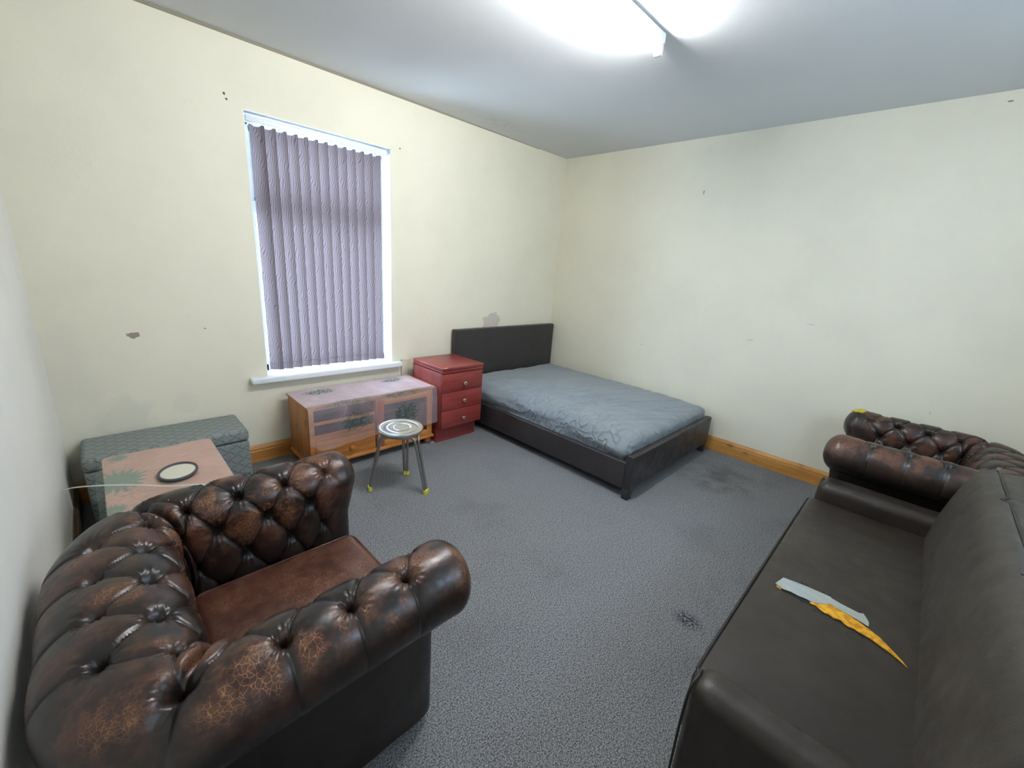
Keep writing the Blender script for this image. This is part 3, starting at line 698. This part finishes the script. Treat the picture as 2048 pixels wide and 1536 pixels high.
def profile(bk):
    """(n, z, nx, nz, rollweight) list; bk 0 = arm, 1 = back"""
    r = .110 + .022 * bk; rn = r + .012 * bk; zc = .730 - .110 - .004 * bk; nc = rn; R = []
    th = .07 + .06 * bk
    zi = .06
    m0 = 70
    for i in range(m0): z = zi + (zc - zi) * i / m0; bul = .012 * sin(pi * max(0, (z - .3) / .32)) if z > .3 else 0; R.append((-bul * .6, z, 0.0 if z < zc - .12 else (z - zc + .12) / .12))
    m1 = 112
    for i in range(m1 + 1):
        a = radians(180 - 262 * i / m1); R.append((nc + rn * cos(a), zc + .11 * sin(a) * (1 if sin(a) > 0 else .95), 1.0))
    n_, z_, _ = R[-1]
    m2 = 14
    for i in range(1, 5): q = i / 4; R.append((n_ + (th - n_) * q, z_ - .015 * q + .012 * q, 1 - q * .75))
    zt = R[-1][1]
    for i in range(1, m2 + 1): R.append((th, zt + (.045 - zt) * i / m2, max(0, .25 - i * .1)))
    # arc length
    T = [0]
    for i in range(1, len(R)): T.append(T[-1] + sqrt((R[i][0] - R[i - 1][0]) ** 2 + (R[i][1] - R[i - 1][1]) ** 2))
    return R, T, m0 + int(m1 * 106 / 262), nc, zc
def tuft(s, dt, nz_):
    """s measured along the U, dt = arc distance below (+) / beyond (-) the top button row. returns height, wear"""
    if dt >= 0:
        u = s / SP - dt / (2 * RS); v = s / SP + dt / (2 * RS)
        a, b = abs(sin(pi * u)), abs(sin(pi * v)); h = (a * b) ** .22
        k = math.floor(dt / RS); best = 9
        for row in (k, k + 1):
            off = .5 * (row % 2); c = (round(s / SP - off) + off) * SP; best = min(best, (s - c) ** 2 + (dt - row * RS) ** 2)
            if row == k: ang = atan2(dt - row * RS, s - c)
        du = min(abs(u - round(u)), abs(v - round(v))) * SP * .84
        rad = sqrt(best); e = exp(-best / (2 * .0125 ** 2))
        out = -.018 * (1 - h) - .024 * e - .010 * exp(-best / (2 * .006 ** 2)) - .0050 * exp(-(du / .0028) ** 2)
    else:
        q = -dt; u = s / SP; fade = max(0.0, 1 - max(0, q - .10) / .20); h = abs(sin(pi * u)) ** .44
        c = round(u) * SP; best = (s - c) ** 2 + q * q; rad = sqrt(best); e = exp(-best / (2 * .0125 ** 2)); du = abs(u - round(u)) * SP
        out = -.015 * (1 - h) * (.35 + .65 * exp(-q / .05)) * fade - .024 * e - .010 * exp(-best / (2 * .006 ** 2)) - .0055 * exp(-(du / .0027) ** 2) * fade
        h = 1 - (1 - h) * fade
    # gathered wrinkles round each button
    if rad < .07:
        c0 = s - c if dt < 0 else 0
        an = atan2(dt - round(dt / RS) * RS, s - (round(s / SP - .5 * (round(dt / RS) % 2)) + .5 * (round(dt / RS) % 2)) * SP) if dt >= 0 else atan2(dt, s - c)
        out += min(.0032, .0032 * rad / .02) * sin(an * 15 + 1.3 * sin(an * 3)) * exp(-((rad - .028) / .014) ** 2)
    return out, max(0, h - .25) / .75
def make_chesterfield(name, label, m, group=None):
    t = thing(name, label, 'armchair', group=group)
    P, n1 = path(); S = [0]
    for i in range(1, len(P)): # arc length measured on the roll's centre line
        a = P[i - 1][0] + P[i - 1][1] * .10; b = P[i][0] + P[i][1] * .10; S.append(S[-1] + (b - a).length)
    N_ = len(P); Smid = S[-1] / 2
    # offset so that the near arm's top buttons sit .21 behind the tip
    s0 = .205
    SF = [min(s, S[-1] - s) for s in S]
    pr = {}
    V = [[] for _ in range(N_)]; Wr = [[] for _ in range(N_)]; BT = []
    CAP = .075
    for i, (p, nn, bk) in enumerate(P):
        key = round(bk, 3)
        if key not in pr: pr[key] = profile(bk)
        R, T, kt, nc, zc = pr[key]; sf = SF[i]; mm = len(R)
        capf = 1.0 if sf >= CAP else sqrt(max(0, 1 - ((CAP - sf) / CAP) ** 2)); tang = Vector((nn.y, -nn.x)) if False else None
        # pleat coordinate: symmetric from both fronts, stretched to whole spaces round the back
        nb = round((Smid - s0) / (SP / 2)) * (SP / 2); ss = (sf - s0) * (nb / (Smid - s0)) if sf > s0 else (sf - s0)
        for j, (n_, z, rw) in enumerate(R):
            # normal of profile
            a = R[max(0, j - 1)]; b = R[min(mm - 1, j + 1)]; tx, tz = b[0] - a[0], b[1] - a[1]; l = sqrt(tx * tx + tz * tz) or 1; px, pz = -tz / l, tx / l
            dt = T[kt] - T[j]; h, wv = 0, 0
            if z > .26 or dt < 0:
                h, wv = tuft(ss, dt, pz)
                if dt > 0 and z < .34: h *= max(0, (z - .26) / .08)
                if dt < -.30: h *= max(0, 1 - (-dt - .30) / .04); wv = 0
                if sf < .16:   # the bulbous front end is smooth
                    q = max(0, (sf - .095) / .065); h *= q; wv = wv * q + (1 - q) * .8
                    if dt < .12 and abs(sf - .098) < .02: h -= .0035 * 0.0   # seam of the front facing
            # fold at the back corners
            fold = exp(-((bk - .42) / .055) ** 2) if 0 < bk < 1 else 0
            h -= .030 * fold * (1 if dt > -.02 else max(0, 1 + (dt + .02) / .14))
            h += .0035 * fb((p.x * 9 + n_ * 9 * nn.x, p.y * 9 + n_ * 9 * nn.y, z * 9))
            cn = nc if rw >= 1 else (nc * rw + .036 * (1 - rw)); cz = zc if rw >= 1 else z
            if rw < 1 and dt < 0: cz = zc * rw + z * (1 - rw)
            n2 = n_ - px * -1 * -h if False else n_ + px * h * 1; z2 = z + pz * h
            # px,pz must point outwards from the filling
            n2 = cn + (n2 - cn) * capf; z2 = cz + (z2 - cz) * capf
            q = p + nn * n2; x = q.x
            if sf < .3 and rw < 1: x -= .055 * (1 - rw) * (1 - sf / .3)
            V[i].append(Vector((x, q.y, z2)))
            top = max(0, min(1, (z2 - .42) / .22)); nzz = fb((q.x * 4.5, q.y * 4.5, z2 * 4.5 + 3)) * .5 + .5
            wfront = 1.0 if sf < .5 else .8
            Wr[i].append(max(0, min(1, wv * 1.15 * top * wfront * (.35 + 1.1 * nzz) * max(0, min(1, (dt + .17) / .10)))))
        # buttons
    for sgn in (0, 1):
        k = 0
        while True:
            nbk = (Smid - s0) / (round((Smid - s0) / (SP / 2)) * (SP / 2))
            sv = k * (SP / 2)
            sf = s0 + (sv * nbk if sv > 0 else sv)
            if sf > Smid + .001: break
            target = sf if sgn == 0 else S[-1] - sf; i = min(range(N_), key=lambda q: abs(S[q] - target))
            if not (sgn == 1 and abs(sf - Smid) < .01):
                R, T, kt, nc, zc = pr[round(P[i][2], 3)]
                for row in range(0, 4):
                    if (k + row) % 2 == 0:
                        tt = T[kt] - row * RS
                        if 0 < tt and .1 > 0:
                            j = min(range(len(R)), key=lambda q: abs(T[q] - tt)); BT.append((i, j))
            k += 1
    def piece(nm, i0, i1):
        vs = []; w = []; mm = len(V[0]); rows = list(range(i0, i1 + 1))
        for i in rows: vs += V[i]; w += Wr[i]
        F = grid_faces(len(rows), mm)
        return mesh(nm, vs, F, m, t, True, attrs={'wear': w})
    ic = n1 + 25; a = piece('armrest', 0, ic); b = piece('backrest', ic, N_ - 1 - ic); c = piece('armrest', N_ - 1 - ic, N_ - 1)
    bme = None
    for (i, j) in BT:
        par = a if i < ic else (b if i < N_ - 1 - ic else c)
        p = V[i][j]; i0, i1 = max(0, i - 5), min(N_ - 1, i + 5); mm = len(V[0]); d1 = V[i1][j] - V[i0][j]; d2 = V[i][min(mm - 1, j + 4)] - V[i][max(0, j - 4)]
        nrm = d2.cross(d1).normalized(); R_, T_, kt_, nc_, zc_ = pr[round(P[i][2], 3)]
        cen = P[i][0] + P[i][1] * nc_; outv = p - Vector((cen.x, cen.y, min(zc_, p.z)))
        if nrm.dot(outv) < 0: nrm = -nrm
        if bme is None:
            o = lathe('button', [(.0, -.002), (.008, -.001), (.0095, .002), (.007, .005), (.0, .0062)], m, par, 14); bme = o.data
            at = bme.attributes.new('wear', 'FLOAT', 'POINT')
        else: o = bpy.data.objects.new('button', bme); COL.objects.link(o); o.parent = par
        o.location = p + nrm * .001; o.rotation_euler = nrm.to_track_quat('Z', 'Y').to_euler()
    # front rail, seat cushion, deck, back panel, feet
    wf = lambda p: .35 * (fb(p, 6) * .5 + .5)
    rbox('front_rail', (.28, .385, -.285, .285, .06, .285), .02, .05, m, t, attrs=wf)
    rbox('seat_cushion', (-.155, .395, -.268, .268, .275, .415), .035, .014, M['seat_leather'], t,
         disp=lambda p, nn: p + Vector((0, 0, .018 * max(0, nn.z) * max(0, cos(p.y * 5.2)) * max(0, cos((p.x - .12) * 4.6)) + .004 * fb(p, 11))), attrs=lambda p: .78 * max(0, min(1, (p.z - .35) / .05)) * .75 + .1)
    # piping round the cushion's upper edge
    Q = [Vector((x, y, .404)) for x, y in rrect(-.148, .390, -.262, .262, .04, 6)]; Q.append(Q[0])
    V_, F_ = sweep(Q, .0045, 8, False); mesh('cushion_piping', V_, F_, M['seat_leather'], t, True, attrs={'wear': [.5] * len(V_)})
    box('seat_deck', -.40, .30, -.30, .30, .07, .29, M['liner'], t)
    for x in (-.34, .33):
        for y in (-.29, .29): lathe('foot', [(.018, 0), (.028, .012), (.032, .035), (.022, .062)], M['liner'], t, 16, (x, y, 0))
    return t
c1 = make_chesterfield('chesterfield_armchair', 'large cracked dark brown buttoned leather armchair against the left wall', M['chester'])
c1.location = (-3.705, -2.035, 0)
# second one: copy of every part, with its own label
def dup(o, parent=None):
    c = o.copy(); COL.objects.link(c); c.parent = parent
    for ch in [q for q in COL.objects if q.parent == o]: dup(ch, c)
    return c
c2 = dup(c1); c2['label'] = 'buttoned leather armchair with torn yellow arm end against the right wall'
for q in COL.objects:
    r_ = q
    while r_.parent: r_ = r_.parent
    if r_ == c2 and q.data and q.data.materials and q.data.materials[0] == M['chester']:
        q.material_slots[0].link = 'OBJECT'; q.material_slots[0].material = M['chester_far']
c2.location = (-.63, -3.44, 0); c2.rotation_euler = (0, 0, radians(90))
foam = mat('yellow_foam', (.62, .50, .05), .9); kf = N(foam); kf.set('Normal', kf.bump(kf.noise(kf.coord(), 160, 3), .8, .004))
def foam_patch():
    bm = bmesh.new(); bmesh.ops.create_uvsphere(bm, u_segments=24, v_segments=12, radius=1)
    for v in bm.verts: a = atan2(v.co.y, v.co.x); s = 1 + .12 * sin(a * 3 + 1) + .08 * sin(a * 7); v.co = Vector((v.co.x * .036 * s, v.co.y * .052 * s, v.co.z * .012))
    o = from_bm('exposed_foam', bm, foam, c2, True); o.location = (.385, -.385, .722); o.rotation_euler = (0, radians(12), 0); o['label'] = 'yellow foam showing through torn leather'
foam_patch()

# ---------------------------------------------------------------- plain leather sofa
def make_sofa():
    t = thing('leather_sofa', 'plain dark brown leather sofa with torn taped seat on the right', 'sofa', (-2.03, -3.40, 0)); L = Vector(t.location)
    def B(b): return (b[0] - L.x, b[1] - L.x, b[2] - L.y, b[3] - L.y, b[4], b[5])
    m = M['sofa_leather']
    zs = .415
    rbox('seat_cushion', B((-2.862, -1.282, -3.56, -3.005, .20, zs + .004)), .022, .035, m, t, disp=lambda p, nn: p + Vector((0, 0, max(0, nn.z) * (.012 * cos(p.x * 1.6) - .004 + .0015 * fb(p, 9)))))
    rbox('base', B((-2.95, -1.13, -3.70, -3.03, .05, .205)), .02, .06, m, t)
    # piping round the front and ends of the seat
    q = [Vector(p) - L for p in [(-2.850, -3.50, zs - .003), (-2.852, -3.07, zs - .003), (-2.846, -3.030, zs - .002), (-2.830, -3.014, zs), (-2.78, -3.009, zs + .0), (-2.4, -3.009, zs + .006), (-2.05, -3.009, zs + .009), (-1.7, -3.009, zs + .006), (-1.36, -3.010, zs), (-1.31, -3.016, zs - .001), (-1.294, -3.035, zs - .002), (-1.290, -3.08, zs - .003), (-1.290, -3.50, zs - .003)]]
    tube('piping', catmull(q, 6), .0045, M['piping'], t, 8)
    for (x0, x1, nm) in ((-2.985, -2.866, 'near'), (-1.280, -1.115, 'far')):
        cxm = (x0 + x1) / 2 - L.x
        def dsp(p, nn, y0=-3.02 - L.y): 
            s = abs(p.y - (-3.27 - L.y)); p = p - nn * .0035 * exp(-(s / .005) ** 2) * (nn.z > -.3)     # cross seam
            return p + nn * .004 * fb(p, 5)
        A = rbox('armrest', B((x0, x1, -3.60, -3.032, .045, .515)), .048, .012, m, t, dsp)
    for xe in (-2.93, -1.17):
        tube('arm_piping', catmull([Vector(p) - L for p in [(xe - .045, -3.034, .14), (xe - .047, -3.033, .40), (xe - .035, -3.036, .487), (xe, -3.04, .503), (xe + .035, -3.036, .487), (xe + .044, -3.033, .44)]], 6), .0035, M['piping'], t, 8)
    # back: leaning pad, its front panel outlined by piping
    X0, X1 = -2.95, -1.275; nx, ns = 130, 60; V = []; F = []
    pf = [(-3.44, .30), (-3.468, .36), (-3.476, .42), (-3.490, .55), (-3.509, .66), (-3.528, .745), (-3.545, .79), (-3.565, .815), (-3.590, .828), (-3.625, .830), (-3.68, .824), (-3.74, .812), (-3.79, .79), (-3.82, .74), (-3.83, .65), (-3.83, .40), (-3.83, .10)]
    pc = catmull([(0, y, z) for y, z in pf], 6)
    def edgey(x):   # outline of the front panel on the top of the back: shallow humps with notches
        for (a, b) in ((-1.68, -1.25), (-2.28, -1.68), (-2.95, -2.28)):
            if a <= x < b + 1e-6: q = (x - a) / (b - a); return -3.583 - .026 * min(1, q / .12) ** .6 * min(1, (1 - q) / .05 + .35)
        return -3.585
    for i in range(nx):
        x = X0 + (X1 - X0) * i / (nx - 1); e = min(x - X0, X1 - x); k = 1 - sqrt(max(0, 1 - (1 - min(1, e / .04)) ** 2)) if e < .04 else 0
        for p in pc:
            y, z = p.y, p.z; cy_, cz_ = -3.63, min(z, .75)
            y = y + (cy_ - y) * .28 * k; z = z + (cz_ - z) * .5 * k if z > .75 else z
            if z > .74: z -= .008 * exp(-((y - edgey(x) - .0) / .012) ** 2)
            if z > .74 and y < edgey(x): z -= .006
            V.append(Vector((x, y, z)) - L + Vector((0, .003 * fb((x, y, z), 5), .003 * fb((x, y, z + 4), 4))))
    n_ = len(pc); F = grid_faces(nx, n_) + [tuple(range(n_))[::-1], tuple(range((nx - 1) * n_, nx * n_))]
    mesh('backrest', V, F, M['sofa_back'], t, True, 50)
    Q = []; x = -1.29
    while x > -2.8: 
        y = edgey(x); zt = min(.830, .828) - .010 + (-.0 if 1 else 0); Q.append(Vector((x, y, .8235)) - L); x -= .006
    tube('back_piping', [Vector((-1.283, -3.56, .80)) - L] + Q, .0038, M['piping'], t, 8)
    # tear: foam showing, tape over it, points in metres on the seat
    def ztop(x): return zs + .004 + .012 * cos((x - L.x) * 1.6) - .004
    foam2 = mat('orange_foam', (.90, .46, .02), .85); kk = N(foam2); kk.set('Normal', kk.bump(kk.noise(kk.coord(), 170, 4, .7), 1.0, .006))
    kk.set('Base Color', kk.mix(kk.ss(kk.noise(kk.coord(), 60, 4), .42, .62), (.95, .52, .03), (.72, .30, .01)))
    return t, L, ztop, foam2
sofa, SL, ztop, foam2 = make_sofa()
def strip_poly(name, P, z, m, thick=.0012, wob=.0):
    """thin patch of given outline lying on the curved seat top"""
    bm = bmesh.new(); vs = [bm.verts.new((x - SL.x, y - SL.y, ztop(x) + z + wob * fb((x * 30, y * 30, 0)))) for x, y in P]
    f_ = bm.faces.new(vs); bmesh.ops.triangulate(bm, faces=[f_])
    e = bmesh.ops.extrude_face_region(bm, geom=bm.faces[:])
    for v in e['geom']:
        if isinstance(v, bmesh.types.BMVert): v.co.z += thick
    return from_bm(name, bm, m, sofa)
TAPE1 = [(-2.188, -3.087), (-2.173, -3.156), (-2.166, -3.236), (-2.190, -3.24), (-2.213, -3.24), (-2.23, -3.225), (-2.243, -3.209), (-2.252, -3.19), (-2.252, -3.172), (-2.257, -3.150), (-2.255, -3.128), (-2.262, -3.101), (-2.249, -3.074)]
TAPE2 = [(-2.171, -3.232), (-2.178, -3.262), (-2.18, -3.288), (-2.182, -3.319), (-2.173, -3.331), (-2.190, -3.340), (-2.209, -3.349), (-2.234, -3.35), (-2.226, -3.318), (-2.220, -3.28), (-2.213, -3.236)]
FOAMU = [(-2.2555, -3.186), (-2.23, -3.222), (-2.210, -3.240), (-2.215, -3.262), (-2.219, -3.282), (-2.223, -3.30), (-2.228, -3.321), (-2.242, -3.352), (-2.259, -3.383), (-2.287, -3.409), (-2.304, -3.426), (-2.32, -3.441), (-2.338, -3.453)]
FOAML = [(-2.263, -3.191), (-2.259, -3.205), (-2.266, -3.214), (-2.276, -3.233), (-2.272, -3.244), (-2.279, -3.260), (-2.270, -3.28), (-2.279, -3.288), (-2.284, -3.30), (-2.282, -3.318), (-2.286, -3.334), (-2.289, -3.36), (-2.3, -3.386), (-2.311, -3.413), (-2.323, -3.434)]
rip = [(x - .004 * (1 if i % 2 else .3), y + .002) for i, (x, y) in enumerate(FOAML)]
def lift(o, txt): o['label'] = txt; return o
lift(strip_poly('torn_edge', [(x + .005, y) for x, y in FOAMU] + [(x - .006 + .004 * (i % 2), y) for i, (x, y) in enumerate(FOAML)][::-1] + [(-2.266, -3.15), (-2.268, -3.085), (-2.258, -3.085)], .0004, M['piping']), 'dark ragged edge of the tear')
lift(strip_poly('exposed_foam', FOAMU + FOAML[::-1], .0016, foam2, .0022, .0008), 'orange foam showing through the tear')
strip_poly('exposed_foam', [(-2.250, -3.078), (-2.256, -3.096), (-2.268, -3.098), (-2.262, -3.082)], .0012, foam2, .001)
def f():
    m = mat('duct_tape', (.40, .43, .43), .32, .55); k = N(m); P = k.coord()
    n1 = k.noise(k.map(P, (60, 9, 1), rot=(0, 0, .12)), 1, 3, .5)
    k.set('Base Color', k.mix(n1, (.34, .38, .38), (.56, .60, .60))); k.set('Normal', k.bump(k.noise(k.map(P, (25, 90, 1)), 1, 3), .35, .003, k.bump(k.noise(P, 30, 3), .4, .006))); return m
M['tape'] = f()
lift(strip_poly('duct_tape', TAPE1, .0045, M['tape'], .0008, .0006), 'wide silver tape strip over the tear')
lift(strip_poly('duct_tape', TAPE2, .0052, M['tape'], .0008, .0006), 'narrow silver tape strip over the tear')
# loose threads round the tear
L = []
for (x, y, a, l) in ((-2.165, -3.150, .5, .020), (-2.163, -3.165, .9, .016), (-2.158, -3.215, .3, .024), (-2.160, -3.228, -.4, .018), (-2.285, -3.235, 2.6, .016), (-2.292, -3.27, 2.9, .014), (-2.288, -3.215, 2.2, .018), (-2.300, -3.345, 2.8, .014), (-2.272, -3.172, 2.4, .016), (-2.325, -3.305, .2, .012)):
    z = ztop(x) + .002
    L.append(catmull([(x - SL.x, y - SL.y, z), (x + cos(a) * l * .5 - SL.x, y + sin(a) * l * .5 + .003 - SL.y, z + .003), (x + cos(a) * l - SL.x, y + sin(a) * l - SL.y, z + .0005)], 4))
tubes('loose_thread', L, .0009, M['piping'], sofa, 5)
